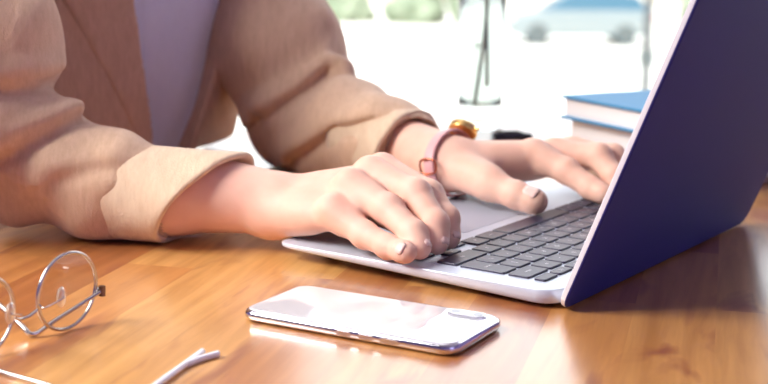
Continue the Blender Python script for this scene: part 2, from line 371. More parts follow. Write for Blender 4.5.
# ------------------------------------------------------------------ outdoors
def make_car(loc, rz):
    t = empty('car', loc, rz); tag(t, 'pale blue hatchback parked across the street outside the window', 'car')
    Lc, Wc = 4.0, 1.7
    prof = [(-2.0, .35), (-2.0, .62), (-1.9, .78), (-1.05, .95), (-.95, .98), (.9, 1.0), (1.75, 1.0), (1.95, .9), (2.0, .5), (1.98, .3), (-1.9, .25)]
    bm = bmesh.new(); prism(bm, prof, -Wc/2, Wc/2, Matrix.Rotation(PI/2, 4, 'X'))
    obj('body', bm, CARP, t, bevel=.08, seg=3)
    bm = bmesh.new()
    base = [(-1.15, .94), (-.35, 1.42), (.9, 1.46), (1.6, 1.36), (1.9, .96)]
    top = prism(bm, base, -.78, .78, Matrix.Rotation(PI/2, 4, 'X'))
    for v in top:
        if v.co.z > 1.2: v.co.y *= .82
    obj('cabin', bm, CARG, t, bevel=.04, seg=2)
    bm = bmesh.new(); v = prism(bm, [(-.33, 1.42), (.9, 1.465), (1.58, 1.37), (1.56, 1.41), (.9, 1.5), (-.33, 1.46)], -.64, .64, Matrix.Rotation(PI/2, 4, 'X')); obj('roof', bm, CARP, t, bevel=.01)
    for sx in (-1.25, 1.22):
        for sy in (-1, 1):
            bm = bmesh.new(); cyl(bm, (sx, sy*.86, .31), (sx, sy*.66, .31), .31, n=28); wl = obj('wheel', bm, TYRE, t, bevel=.03)
            bm = bmesh.new(); cyl(bm, (sx, sy*.865, .31), (sx, sy*.84, .31), .19, n=20); obj('hubcap', bm, TYRE, wl)
    for sy in (-1, 1):
        bm = bmesh.new(); box(bm, (1.96, sy*.7, .82), (.12, .3, .2)); obj('tail_lamp', bm, TAIL, t, bevel=.03)
        bm = bmesh.new(); box(bm, (-1.93, sy*.62, .68), (.12, .34, .16)); obj('headlamp', bm, EDGE, t, bevel=.04)
    return t
make_car((5.5, 39.0, ZG), .0)
def shrub(loc, r, s, label, seed):
    rnd = random.Random(seed); bm = bmesh.new()
    bmesh.ops.create_icosphere(bm, subdivisions=5, radius=1)
    ph = [(rnd.uniform(2, 9), Vector((rnd.uniform(-1, 1), rnd.uniform(-1, 1), rnd.uniform(-1, 1))).normalized(), rnd.uniform(0, 6)) for _ in range(26)]
    for v in bm.verts:
        d = sum(math.sin(f*v.co.dot(n)*2+p)/f for f, n, p in ph)*.14 + rnd.uniform(-.03, .03)
        v.co = v.co*(1+d)
        v.co.x *= s[0]; v.co.y *= s[1]; v.co.z = max(v.co.z, -.75)*s[2]+.75*s[2]
    t = empty('shrub', loc); tag(t, label, 'shrub', 'shrubs across the street')
    obj('foliage', bm, LEAF, t, smooth=True)
    bm = bmesh.new(); cyl(bm, (0, 0, 0), (0, 0, .5*s[2]), .12, .06, 10); obj('stem', bm, CHAIRW, t)
    return t
shrub((-1.6, 47, ZG), 1, (1.1, 1.0, .8), 'small pale green shrub across the street nearest the jacket sleeve', 1)
shrub((1.0, 46.5, ZG), 1, (1.1, 1.0, .65), 'low grey-green shrub across the street just left of the glass vase', 2)
shrub((2.9, 46, ZG), 1, (.8, .9, 1.2), 'tall green shrub across the street seen through the glass vase', 3)
shrub((12.2, 48, ZG), 1, (2.0, 1.0, .9), 'broad shrub across the street right of the lamp post', 4)
t = empty('house', (3, 60, ZG)); tag(t, 'pale stone house front far across the street', 'building')
bm = bmesh.new(); box(bm, (0, 3, 3.5), (40, 6, 7)); obj('facade', bm, STONE, t)
for k in range(9):
    bm = bmesh.new(); box(bm, (-16+k*4, -.02, 2.2), (1.5, .1, 1.9)); wf = obj('house_window', bm, FRAMEM, t)
    bm = bmesh.new(); box(bm, (-16+k*4, -.06, 2.2), (1.3, .06, 1.7)); obj('pane', bm, CARG, wf)
t = empty('lamp_post', (5.1, 26.5, ZG)); tag(t, 'slim grey post standing outside behind the blue book', 'post')
bm = bmesh.new(); cyl(bm, (0, 0, 0), (0, 0, 5.5), .10, .08, 16); obj('pole', bm, mat('grey_painted_steel', lin(70, 76, 78), .5), t)
bm = bmesh.new(); cyl(bm, (0, 0, 0), (0, 0, .12), .14, .1, 16); obj('base', bm, TYRE, t)
bm = bmesh.new(); cyl(bm, (0, 0, .62), (0, 0, .9), .16, n=16); obj('collar', bm, TYRE, t)

# ------------------------------------------------------------------ table
TY = math.radians(14.0); te = Vector((math.sin(TY), math.cos(TY), 0)); tn = Vector((math.cos(TY), -math.sin(TY), 0))
TL, TW, TT = 1.42, .98, .032
corner = Vector((-.105, 1.79, 0))       # far corner on the sitter's side
ctr = corner - te*TL/2 + tn*TW/2
table = empty('wooden_table', (ctr.x, ctr.y, ZF), math.atan2(te.y, te.x)); tag(table, 'honey coloured wooden stave table carrying the laptop and phone', 'table')
bm = bmesh.new(); box(bm, (0, 0, -ZF-TT/2), (TL, TW, TT)); obj('tabletop', bm, WOOD, table, bevel=.003)
bm = bmesh.new()
for sy in (-1, 1): box(bm, (0, sy*(TW/2-.09), -ZF-TT-.045), (TL-.2, .022, .09))
for sx in (-1, 1): box(bm, (sx*(TL/2-.09), 0, -ZF-TT-.045), (.022, TW-.2, .09))
obj('apron', bm, WOOD, table)
for sx in (-1, 1):
    for sy in (-1, 1):
        bm = bmesh.new(); v = box(bm, (sx*(TL/2-.09), sy*(TW/2-.09), (-ZF-TT)/2), (.06, .06, -ZF-TT)); obj('leg', bm, WOOD, table, bevel=.004)

# ------------------------------------------------------------------ laptop  (local x: depth towards the hinge, local y: across, away from camera)
LW, LD, ZT = .325, .227, .0125
LYAW = -.59699
lap = empty('laptop', (.11101, .80709, 0), LYAW)
tag(lap, 'open silver laptop with lid back darkened as in shade and black keys on the wooden table', 'laptop')
def slab_ring(z, inset, front_r=.012, rear_r=.015):
    x0, x1, y0, y1 = -LD+inset, -.0045-inset, inset, LW-inset; pts = []
    for cx, cy, a0, r in ((x1-rear_r, y1-rear_r, 0, rear_r), (x0+front_r, y1-front_r, PI/2, front_r), (x0+front_r, y0+front_r, PI, front_r), (x1-rear_r, y0+rear_r, 3*PI/2, rear_r)):
        for k in range(9): a = a0+PI/2*k/8; pts.append(Vector((cx+r*math.cos(a), cy+r*math.sin(a), z)))
    return pts
def under(p, k):   # underside curves up towards the front
    t = -p.x/LD; return Vector((p.x, p.y, .0010+.0066*t**1.3 + k))
bm = bmesh.new()
R0 = [under(p, 0) for p in slab_ring(0, .012)]; R1 = [under(p, .0012) for p in slab_ring(0, .003)]
R2 = [under(p, .0028) for p in slab_ring(0, 0)]; R3 = slab_ring(ZT-.0007, 0); R4 = slab_ring(ZT-.0002, .0003); R5 = slab_ring(ZT, .0009)
loft(bm, [R0, R1, R2, R3, R4, R5]); obj('base', bm, ALU, lap, smooth=False, bevel=0)
o = lap.children[-1]; o.data.polygons.foreach_set('use_smooth', [len(p.vertices) == 4 for p in o.data.polygons])
for px_, py_ in ((-.02, .03), (-.02, LW-.03), (-LD+.03, .03), (-LD+.03, LW-.03)):
    bm = bmesh.new(); hgt = .0010+.0066*(-px_/LD)**1.3; cyl(bm, (px_, py_, 0), (px_, py_, hgt+.0008), .006, n=20); obj('rubber_foot', bm, BLACK, lap)
bm = bmesh.new(); prism(bm, [(-.176+x*1, LW/2+y) for x, y in rrect(.082, .108, .004, 5)], ZT-.0008, ZT+.00025); obj('trackpad', bm, PAD, lap, bevel=.0002)
# keyboard
KB0, KB1 = .0165, LW-.0165
U = (KB1-KB0)/14.5; RP = .0182
bm = bmesh.new(); prism(bm, [(-.0715+x, LW/2+y) for x, y in rrect(.1075, KB1-KB0+.002, .003, 4)], ZT-.0006, ZT+.00012); kb = obj('keyboard', bm, ALU, lap)
txt_cache = {}
def glyph(ch, size):
    key = (ch, size)
    if key not in txt_cache:
        cu = bpy.data.curves.new('t', 'FONT'); cu.body = ch; cu.size = size; cu.align_x = 'CENTER'; cu.align_y = 'CENTER'; cu.resolution_u = 2
        to = bpy.data.objects.new('t', cu); me = bpy.data.meshes.new_from_object(to); bpy.data.objects.remove(to)
        txt_cache[key] = me
    return txt_cache[key]
def key(xc, yc, dx, dy, legend='', size=.0052):
    g = .0029; bm = bmesh.new(); hz = ZT+.0016
    rings = []
    for z, ins in ((ZT-.0003, 0), (hz-.0004, 0), (hz-.0001, .0002), (hz, .0006)):
        rings.append([Vector((xc+x, yc+y, z)) for x, y in rrect(dx-g-2*ins, dy-g-2*ins, .0012, 3)])
    loft(bm, rings)
    bmesh.ops.recalc_face_normals(bm, faces=bm.faces[:])
    nf = len(bm.faces)
    if legend:
        me = glyph(legend, size); tb = bmesh.new(); tb.from_mesh(me)
        # text right = -y, text up = +x (as the typist reads it)
        for v in tb.verts: v.co = Vector((xc+v.co.y, yc-v.co.x, hz+.00004))
        tm = bpy.data.meshes.new('tmp'); tb.to_mesh(tm); tb.free(); bm.from_mesh(tm); bpy.data.meshes.remove(tm)
        bm.faces.ensure_lookup_table()
        for f in bm.faces[nf:]:
            f.material_index = 1
            if f.normal.z < 0: f.normal_flip()
    me = bpy.data.meshes.new('key'); bm.to_mesh(me); bm.free()
    o = link('key', me, [KEYM, LEG], kb, smooth=False); return o
def row(xc, specs, dx=RP):
    y = KB0
    for wd, lg in specs:
        if lg is not None: key(xc, y+wd*U/2, dx, wd*U, lg, .0052 if len(lg) == 1 else .003)
        y += wd*U
fx = -.0256
row(fx, [(14.5/14, s) for s in ['', 'F12', 'F11', 'F10', 'F9', 'F8', 'F7', 'F6', 'F5', 'F4', 'F3', 'F2', 'F1', 'esc']], .0112)
row(-.0410, [(1.5, 'delete')]+[(1, c) for c in '=-0987654321`'])
row(-.0592, [(1.0, None)]+[(1, c) for c in '][POIUYTREWQ']+[(1.5, 'tab')])
row(-.0774, [(1.0, None)]+[(.9584, c) for c in "\\';LKJHGFDSA"]+[(2.0, 'caps')])
key(-.0683, KB0+.5*U, 2*RP, U, 'return', .003)
row(-.0956, [(2.25, 'shift')]+[(1, c) for c in '/.,MNBVCXZ']+[(2.25, 'shift')])
bx_ = -.1138
key(bx_-RP/4, KB0+.5*U, RP/2+.0008, U, '>', .003)
key(bx_-RP/4, KB0+1.5*U, RP/2+.0008, U, 'v', .003); key(bx_+RP/4, KB0+1.5*U, RP/2+.0008, U, '^', .003)
key(bx_-RP/4, KB0+2.5*U, RP/2+.0008, U, '<', .003)
y = KB0+3*U
for wd, lg in ((1, 'alt'), (1.25, 'cmd'), (5, ''), (1.25, 'cmd'), (1, 'alt'), (1, 'ctrl'), (1, 'fn')):
    key(bx_, y+wd*U/2, RP, wd*U, lg, .003); y += wd*U
# lid: slab leaning back
TILT = math.radians(21.5); LH, LT = .226, .0046
def lid_pt(s, yv, d):  # s up the lid, d depth from outer face towards the keyboard
    return Vector((math.sin(TILT)*s - math.cos(TILT)*d, yv, .0008+math.cos(TILT)*s + math.sin(TILT)*d))
def lid_ring(d, ins):
    return [lid_pt(LH/2+x, LW/2+y_, d) for x, y_ in rrect(LH-2*ins, LW-2*ins, .011, 8)]
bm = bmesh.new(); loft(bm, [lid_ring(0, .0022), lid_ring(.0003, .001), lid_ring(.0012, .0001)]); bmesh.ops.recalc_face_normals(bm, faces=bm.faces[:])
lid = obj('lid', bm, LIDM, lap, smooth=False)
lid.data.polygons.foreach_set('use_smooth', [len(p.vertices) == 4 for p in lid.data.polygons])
bm = bmesh.new(); loft(bm, [lid_ring(.0012, .0001), lid_ring(.0014, 0), lid_ring(LT-.0006, 0), lid_ring(LT, .0006)]); o = obj('lid_edge', bm, EDGE, lid); o['label'] = 'bright silver rim of the lid'
bm = bmesh.new(); loft(bm, [[lid_pt(LH/2+.004+x, LW/2+y_, d) for x, y_ in rrect(LH-.016, LW-.010, .006, 5)] for d in (LT-.0003, LT+.0003)]); obj('screen', bm, SCREEN, lid)
bm = bmesh.new(); cyl(bm, (-.0035, .035, .0078), (-.0035, LW-.035, .0078), .0042, n=20); obj('hinge', bm, BLACK, lap)

# ------------------------------------------------------------------ phone
PYAW = -.4985
ph = empty('smartphone', (-.0863, .7805, 0), PYAW)
tag(ph, 'white smartphone lying face down with glossy back and chrome band', 'phone')
PL, PWd, PT = .1436, .0709, .0077
def pr(z, ins): return [Vector((PL/2+x, PWd/2+y_, z)) for x, y_ in rrect(PL-2*ins, PWd-2*ins, .0105-ins*.8, 10)]
bm = bmesh.new(); rs = []
for k in range(9):
    a = -PI/2+PI*k/8; rs.append(pr(PT/2+(PT/2-.0004)*math.sin(a), .0030*(1-math.cos(a))))
loft(bm, rs); bd = obj('metal_band', bm, CHROME, ph); bd.data.polygons.foreach_set('use_smooth', [len(p.vertices) == 4 for p in bd.data.polygons])
bm = bmesh.new(); loft(bm, [pr(PT-.0009, .0022), pr(PT-.0005, .0022), pr(PT-.0002, .0028), pr(PT, .0042)]); g = obj('back_glass', bm, PHONEG, ph); g.data.polygons.foreach_set('use_smooth', [len(p.vertices) == 4 for p in g.data.polygons])
bm = bmesh.new(); loft(bm, [pr(.0002, .005), pr(.0006, .003)]); obj('front_glass', bm, SCREEN, ph)
cxp, cyp = PL-.0205, PWd-.0115
bm = bmesh.new(); loft(bm, [[Vector((cxp+x, cyp+y_, z)) for x, y_ in rrect(.0245-2*i, .0108-2*i, .0053-i, 8)] for z, i in ((PT-.0004, 0), (PT+.0009, 0), (PT+.0012, .0004))]); cb = obj('camera_bump', bm, CHROME, ph)
bm = bmesh.new(); loft(bm, [[Vector((cxp+x, cyp+y_, z)) for x, y_ in rrect(.0225, .0088, .0043, 8)] for z in (PT+.001, PT+.00135)]); obj('camera_glass', bm, PHONEG, cb)
for dx in (-.0072, .0072):
    bm = bmesh.new(); cyl(bm, (cxp+dx, cyp, PT+.001), (cxp+dx, cyp, PT+.0015), .0031, n=24); obj('camera_lens', bm, mat('dim_lens', lin(150, 150, 158), .08), cb)
for xx, ln in ((.103, .012), (.088, .010), (.073, .010)):
    bm = bmesh.new(); loft(bm, [[Vector((xx+a, d, PT/2+b)) for a, b in rrect(ln, .0026, .0012, 4)] for d in (.0006, -.0004)]); obj('side_button', bm, CHROME, ph)

# ------------------------------------------------------------------ eyeglasses
def make_glasses():
    t = empty('eyeglasses', (-.195, .755, 0)); O = Vector((-.195, .755, 0))
    tag(t, 'round silver wire rimmed eyeglasses resting folded on the table', 'eyeglasses')
    Pw = lambda p: Vector(p)-O
    u = Vector((.5, .86, 0)).normalized()      # towards the right lens
    v = Vector((.20, .26, .94)); v = (v-u*v.dot(u)).normalized(); n = u.cross(v)
    cR = Vector((-.1825, .7545, .0014))+v*.0228
    cL = cR-u*.066
    sides = {}
    for nm, c in (('r', cR), ('l', cL)):
        E_ = [c+u*.0238*math.cos(a)+v*.0225*math.sin(a) for a in [2*PI*k/48 for k in range(48)]]
        bm = bmesh.new(); tube(bm, [Pw(p) for p in E_], .00115, 8, closed=True); rim = obj('rim', bm, WIRE, t, smooth=True)
        bm = bmesh.new(); rings = []
        for rr, dd in ((.0, .0022), (.35, .0019), (.7, .0011), (.985, 0)):
            pass
        f0 = [bm.verts.new(Pw(c+(p-c)*.985)) for p in E_]; f1 = [bm.verts.new(Pw(c+(p-c)*.985+n*.0009)) for p in E_]
        bm.faces.new(f0[::-1]); bm.faces.new(f1)
        for k in range(48): bm.faces.new((f0[k], f0[(k+1) % 48], f1[(k+1) % 48], f1[k]))
        obj('lens', bm, LENS, t)
    # bridge
    a = cR-u*.0228-v*.005; b = cL+u*.0228-v*.005
    bm = bmesh.new(); tube(bm, [Pw(p) for p in smooth_path([a, a*.7+b*.3-v*.003-n*.001, a*.3+b*.7-v*.003-n*.001, b], 6)], .001, 8); obj('bridge', bm, WIRE, t, smooth=True)
    tow = (-n if n.dot(Vector((0, -1, 0))) < 0 else n)                               # towards the wearer (camera side)
    for c, s in ((cR, -1), (cL, 1)):
        st = c+u*s*.0222-v*.003; pd = c+u*s*.0135+v*.001+tow*.008
        bm = bmesh.new(); tube(bm, [Pw(p) for p in smooth_path([st, st+tow*.006+u*s*.002, pd+tow*.002, pd], 5)], .0006, 6); obj('pad_arm', bm, WIRE, t, smooth=True)
        bm = bmesh.new(); vv = ball(bm, (0, 0, 0), 1, 10, (.0035, .0016, .0062))
        R = Matrix((u, tow, v)).transposed()
        for q in vv: q.co = Pw(R @ q.co + pd)
        obj('nose_pad', bm, SILIC, t, smooth=True)
    # end pieces and hinges
    eR = cR+u*.0255-v*.005
    bm = bmesh.new(); tube(bm, [Pw(p) for p in smooth_path([cR+u*.0232-v*.005, eR+u*.001, eR+tow*.003], 4)], .0016, 8); e = obj('end_piece', bm, WIRE, t, smooth=True)
    bm = bmesh.new(); hp = eR+tow*.0035; cyl(bm, Pw(hp-v*.003), Pw(hp+v*.003), .002, n=14); obj('hinge_screw', bm, mat('dark_hinge', lin(120, 100, 95), .3, 1), e, smooth=False)
    bend = Vector((-.1985, .7405, .0022))
    bm = bmesh.new(); P = smooth_path([hp, hp*.66+bend*.34, hp*.3+bend*.7, bend, bend+Vector((-.008, .004, .004)), bend+Vector((-.026, .020, .0125)), bend+Vector((-.046, .032, .020))], 8)
    N_ = len(P); tube(bm, [Pw(p) for p in P], [.0012+.0005*(k/N_) for k in range(N_)], 8); obj('temple', bm, WIRE, t, smooth=True)
    eL = cL-u*.0255-v*.005
    bm = bmesh.new(); tube(bm, [Pw(p) for p in smooth_path([cL-u*.0232-v*.005, eL-u*.001, eL+tow*.003], 4)], .0016, 8); e = obj('end_piece', bm, WIRE, t, smooth=True)
    hl = eL+tow*.0035
    bm = bmesh.new(); cyl(bm, Pw(hl-v*.003), Pw(hl+v*.003), .002, n=14); obj('hinge_screw', bm, WIRE, e)
    p1 = Vector((-.235, .70, .0035)); p2 = Vector((-.2005, .677, .0016)); p3 = Vector((-.171, .657, .0016)); p4 = Vector((-.150, .640, .0016))
    bm = bmesh.new(); P = smooth_path([hl, hl*.5+p1*.5, p1, p2, p3, p4], 8); tube(bm, [Pw(p) for p in P], .0012, 8); obj('temple', bm, WIRE, t, smooth=True)
make_glasses()

# forked white stick at the bottom edge
t = empty('forked_stick', (-.106, .69, 0)); tag(t, 'thin white forked plastic stick lying at the bottom edge of the table view', 'stick')
O = Vector((-.106, .69, 0))
for nm, pts in (('shaft', [(-.118, .645, .0022), (-.108, .680, .0022), (-.0985, .7135, .0022)]), ('prong', [(-.104, .6925, .0018), (-.098, .7015, .0019), (-.0895, .7105, .0020)])):
    bm = bmesh.new(); tube(bm, [Vector(p)-O for p in smooth_path(pts, 6)], .0018, 10); obj(nm, bm, WHITEP, t, smooth=True)

# ------------------------------------------------------------------ books, pen, glass
def book(name, label, c, rz, sz, cover, z0, ct=.003):
    Lb, Wb, Tb = sz; t = empty('book', (c[0], c[1], z0), rz); tag(t, label, 'book', 'books stacked behind the laptop')
    bm = bmesh.new(); box(bm, (0, 0, ct/2), (Lb, Wb, ct)); box(bm, (0, 0, Tb-ct/2), (Lb, Wb, ct)); box(bm, (0, Wb/2-ct/2, Tb/2), (Lb, ct, Tb))
    obj('cover', bm, cover, t, bevel=.0008)
    bm = bmesh.new(); box(bm, (0, -.001, Tb/2), (Lb-.008, Wb-.010, Tb-2*ct)); obj('page_block', bm, PAPER, t)
BKR = math.radians(-60)
def book_at(cx, cy, L_, W_):       # from its nearest left corner
    p = Vector((math.cos(BKR), math.sin(BKR))); q = Vector((-p.y, p.x)); c = Vector((cx, cy))+p*L_/2+q*W_/2; return (c.x, c.y)
book('book', 'tan covered book at the bottom of the stack behind the laptop', book_at(.190, 1.38, .19, .155), BKR, (.19, .155, .019), TAN, 0, .006)
book('book', 'thick white paged book in the middle of the stack behind the laptop', book_at(.186, 1.375, .20, .16), BKR, (.20, .16, .0255), GREYC, .019, .002)
book('book', 'blue covered hardback on top of the stack behind the laptop', book_at(.178, 1.37, .21, .17), BKR, (.21, .17, .0235), BLUE, .0445)
t = empty('pen', (.136, 1.475, 0), math.radians(12)); tag(t, 'short thick black pen lying on the table beyond the wristwatch', 'pen')
bm = bmesh.new(); cyl(bm, (-.018, 0, .0072), (.016, 0, .0072), .007, n=18); obj('barrel', bm, PEN, t, bevel=.001)
bm = bmesh.new(); cyl(bm, (.016, 0, .0072), (.027, 0, .0072), .0062, .0045, 18); obj('cap', bm, PEN, t)
bm = bmesh.new(); box(bm, (.0, 0, .0147), (.026, .003, .0012)); obj('clip', bm, PEN, t)
gx, gy = .1125, 1.60
t = empty('glass_vase', (gx, gy, 0)); tag(t, 'clear glass vase of water standing at the far side of the table', 'vase')
bm = bmesh.new(); lathe(bm, [(0, 0), (.024, 0), (.0262, .002), (.0265, .01), (.0278, .10), (.029, .19), (.0295, .2), (.0280, .2), (.0275, .19), (.0262, .10), (.0246, .032), (.022, .028), (0, .027)], 48); obj('vessel', bm, GLASS, t, smooth=True)
bm = bmesh.new(); lathe(bm, [(0, .0275), (.0215, .0282), (.0250, .034), (.0266, .10), (.0277, .186), (0, .186)], 40); obj('water', bm, WATER, t, smooth=True)
for a, b in (((-.004, .004, .03), (.006, -.004, .24)), ((.006, .006, .05), (-.006, .004, .25))):
    bm = bmesh.new(); tube(bm, smooth_path([a, ((a[0]+b[0])/2+.003, 0, (a[2]+b[2])/2), b], 6), .0016, 8); obj('stem', bm, STEM, t, smooth=True)

# ------------------------------------------------------------------ person
A = np.array((.82703, -.56216, 0)); B = np.array((.56216, .82703, 0)); UZ = np.array((0, 0, 1.))
person = empty('person', (-.30, 1.35, ZF))
tag(person, 'person in a camel jacket and grey shirt typing on the laptop', 'person')
PO = Vector((-.30, 1.35, ZF))
def settle(o):
    o.location = -PO; return o
T0 = np.array((-.325, 1.372, -.25)); T1 = np.array((-.256, 1.325, .30))      # torso axis
SR, SL = np.array((-.375, 1.185, .335)), np.array((-.185, 1.475, .335))
ER, EL = np.array((-.335, 1.015, .084)), np.array((-.082, 1.315, .043))
WR, WL_ = np.array((-.0835, .9735, .0330)), np.array((.0520, 1.110, .0415))
r_idx = [(-.0015, .9725, .0590), (.0310, .9379, .0475), (.0430, .9180, .0350), (.0455, .9085, .0228)]
r_mid = [(-.0095, .9520, .0600), (.0216, .9235, .0506), (.0350, .9009, .0350), (.0365, .8925, .0230)]
r_rng = [(-.0233, .9346, .0540), (.0025, .9105, .0425), (.0200, .8878, .0310), (.0245, .8780, .0226)]
r_pin = [(-.0346, .9206, .0390), (-.0132, .9012, .0268), (.0025, .8830, .0230), (.0155, .8675, .0222)]
r_thb = [(-.055, .985, .030), (-.020, .985, .030), (.008, .962, .027), (.026, .944, .0235)]
l_idx = [(.1247, 1.1146, .0490), (.1497, 1.0976, .0380), (.1675, 1.0807, .0275), (.1774, 1.0691, .0240)]
l_mid = [(.1448, 1.1287, .0475), (.1779, 1.1123, .0480), (.1884, 1.0967, .0345), (.1931, 1.0875, .0230)]
l_rng = [(.1602, 1.1425, .0475), (.1919, 1.1269, .0455), (.2009, 1.1123, .0345), (.2040, 1.1042, .0228)]
l_pin = [(.1688, 1.1547, .0445), (.1938, 1.1474, .0400), (.2051, 1.1361, .0310), (.2097, 1.1269, .0222)]
l_thb = [(.0681, 1.0841, .0385), (.0855, 1.0570, .0335), (.1035, 1.0425, .0280), (.1185, 1.0340, .0243)]
V = lambda p: np.array(p, float)

def torso(F, z0, z1, ra, rb, k=.0, grow=0.0, opening=None, only_front=None):
    """elliptical trunk around T0-T1; ra, rb lists over [z0..z1] (half depth, half width)"""
    sl = F.sl((-.62, 1.0, z0), (.12, 1.75, z1)); x, y, z = F.grid(sl)
    t = (z-T0[2])/(T1[2]-T0[2]); cx = T0[0]+t*(T1[0]-T0[0]); cy = T0[1]+t*(T1[1]-T0[1])
    bend = np.clip((.014-z)/.012, 0, 1)*.095; cx = cx-A[0]*bend; cy = cy-A[1]*bend
    a = (x-cx)*A[0]+(y-cy)*A[1]; b = (x-cx)*B[0]+(y-cy)*B[1]
    zs = np.linspace(z0, z1, len(ra)); RA = np.interp(z, zs, ra)+grow; RB = np.interp(z, zs, rb)+grow
    d = (np.sqrt((a/RA)**2+(b/RB)**2)-1)*np.minimum(RA, RB)
    d = np.maximum(d, np.maximum(z0-z, z-z1))
    return sl, d, a, b, z
RA_ = [.105, .098, .092, .100, .104, .09]; RB_ = [.165, .150, .148, .160, .168, .15]

def build_body():
    fx = axis_pts(-.62, .30, -.20, .225, .00125, .011)
    fy = axis_pts(.80, 1.85, .845, 1.215, .00125, .011)
    fz = axis_pts(ZF-.02, .72, .004, .084, .00125, .011)
    F = Field(fx, fy, fz)
    sl, d, *_ = torso(F, -.26, .345, RA_, RB_, grow=-.006); F.put(sl, d, .02)
    # neck, head (above the picture), pelvis, legs, feet
    nk = T1+np.array((0, 0, .03)); F.cap(nk, nk+A*.03+UZ*.12, .055, .05, .03)
    hd = nk+A*.07+UZ*.21; F.ell(hd, (A, B, UZ), (.092, .075, .115), .03); F.cap(hd+A*.05-UZ*.06, hd+A*.075-UZ*.085, .04, .03, .03); F.cap(hd+A*.09-UZ*.005, hd+A*.108-UZ*.03, .008, .013, .012)
    for s in (-1, 1):
        F.ell(hd+B*s*.074-UZ*.01, (A, B, UZ), (.018, .010, .03), .006)
        hip = T0+B*s*.085-UZ*.0; knee = hip+A*.40+UZ*(-.02); ank = np.array((knee[0]-A[0]*.02, knee[1]-A[1]*.02, ZF+.08)); toe = ank+A*.16-UZ*.045
        F.cap(hip, knee, .088, .058, .03); F.cap(knee, ank, .055, .036, .02); F.cap(ank-UZ*.02, toe, .036, .028, .02)
    # arms
    for S_, E_, W_ in ((SR, np.array((-.338, 1.020, .090)), WR), (SL, EL, WL_)):
        F.cap(S_, E_, .046, .034, .03)
        mid = E_+(W_-E_)*.35 if E_[0] > -.2 else np.array((-.232, 1.000, .040))
        F.cap(E_, mid, .031, .031, .01); lo_ = mid+(W_-mid)*.5; F.cap(mid, lo_, .031, .0300, .01); F.cap(lo_, W_, .0300, .0220, .01)
    # right hand
    for W_, idx, md, rg, pk, th, el in ((WR, r_idx, r_mid, r_rng, r_pin, r_thb, ER), (WL_, l_idx, l_mid, l_rng, l_pin, l_thb, EL)):
        ax = (W_-el)/np.linalg.norm(W_-el)
        across = V(idx[0])-V(pk[0]); across /= np.linalg.norm(across)
        F.cap(W_-ax*.050, W_+ax*.002, .0228, .0210, .012, sq=(np.cross(across, ax), 1.14))
        H = Field(fx, fy, fz)
        n_ = np.cross(across, V(md[0])-W_); n_ /= np.linalg.norm(n_); n_ = n_ if n_[2] > 0 else -n_
        # palm: metacarpals blended
        for q, off, r in ((idx, .013, .0125), (md, .006, .0128), (rg, -.004, .012), (pk, -.011, .0118)):
            root = W_+ax*.006+across*off
            H.cap(root-n_*.002, V(q[0])-n_*.0045, .0150, r-.0012, .012)
        # heel pads
        H.cap(W_+ax*.008+across*(-.010)-n_*.003, V(pk[0])*.6+W_*.4-n_*.005, .0130, .0120, .012)
        H.cap(W_+ax*.010+across*.009-n_*.002, V(th[1])*.75+V(th[0])*.25, .0125, .0120, .008)
        H.cap(V(th[0]), V(th[1]), .0138, .0110, .012)
        H.cap(V(idx[0])*.45+W_*.55-n_*.004, V(th[1])*.8+V(th[0])*.2, .0085, .0075, .010)
        sl = tuple([slice(None)]*3); F.put(sl, H.D, .010)
        # fingers, each its own chain so they stay apart
        G = Field(fx, fy, fz)
        for q, R in ((idx, (.0122, .0106, .0090, .0074)), (md, (.0124, .0108, .0092, .0076)), (rg, (.0120, .0105, .0089, .0074)), (pk, (.0108, .0091, .0079, .0068)), (th[1:], (.0122, .0108, .0094))):
            f = Field(fx, fy, fz)
            P = [V(p) for p in q]
            P = [P[0]-n_*.001] + P[1:]
            f.chain(P, R, .0035)
            for i in range(1, len(P)-1):                       # knuckle swell
                dv = P[i]-.5*(P[i-1]+P[i+1]); dv /= (np.linalg.norm(dv)+1e-9); f.ell(P[i]+dv*.0016, (A, B, UZ), (R[i]*.93,)*3, .004)
            tdir = P[-1]-P[-2]; tdir /= np.linalg.norm(tdir); f.ell(P[-1]-tdir*.004, (A, B, UZ), (R[-1]*1.06,)*3, .004)
            G.put(sl, f.D, .0012)
        for q1, q2 in ((idx, md), (md, rg), (rg, pk)):             # webs between the fingers
            w1 = V(q1[0])*.66+V(q1[1])*.34-n_*.004; w2 = V(q2[0])*.66+V(q2[1])*.34-n_*.004; F.cap(w1, w2, .0080, .0080, .008)
        for q in (idx, md, rg, pk):                               # knuckles
            F.ell(V(q[0])+n_*.0035, (A, B, UZ), (.0075, .0075, .0075), .008)
        F.put(sl, G.D, .0065)
    return F.mesh('body', 2)
body_me = build_body()
from mathutils.bvhtree import BVHTree
body_tree = BVHTree.FromPolygons([v.co.copy() for v in body_me.vertices], [tuple(p.vertices) for p in body_me.polygons])
body = settle(link('body', body_me, SKIN, person))

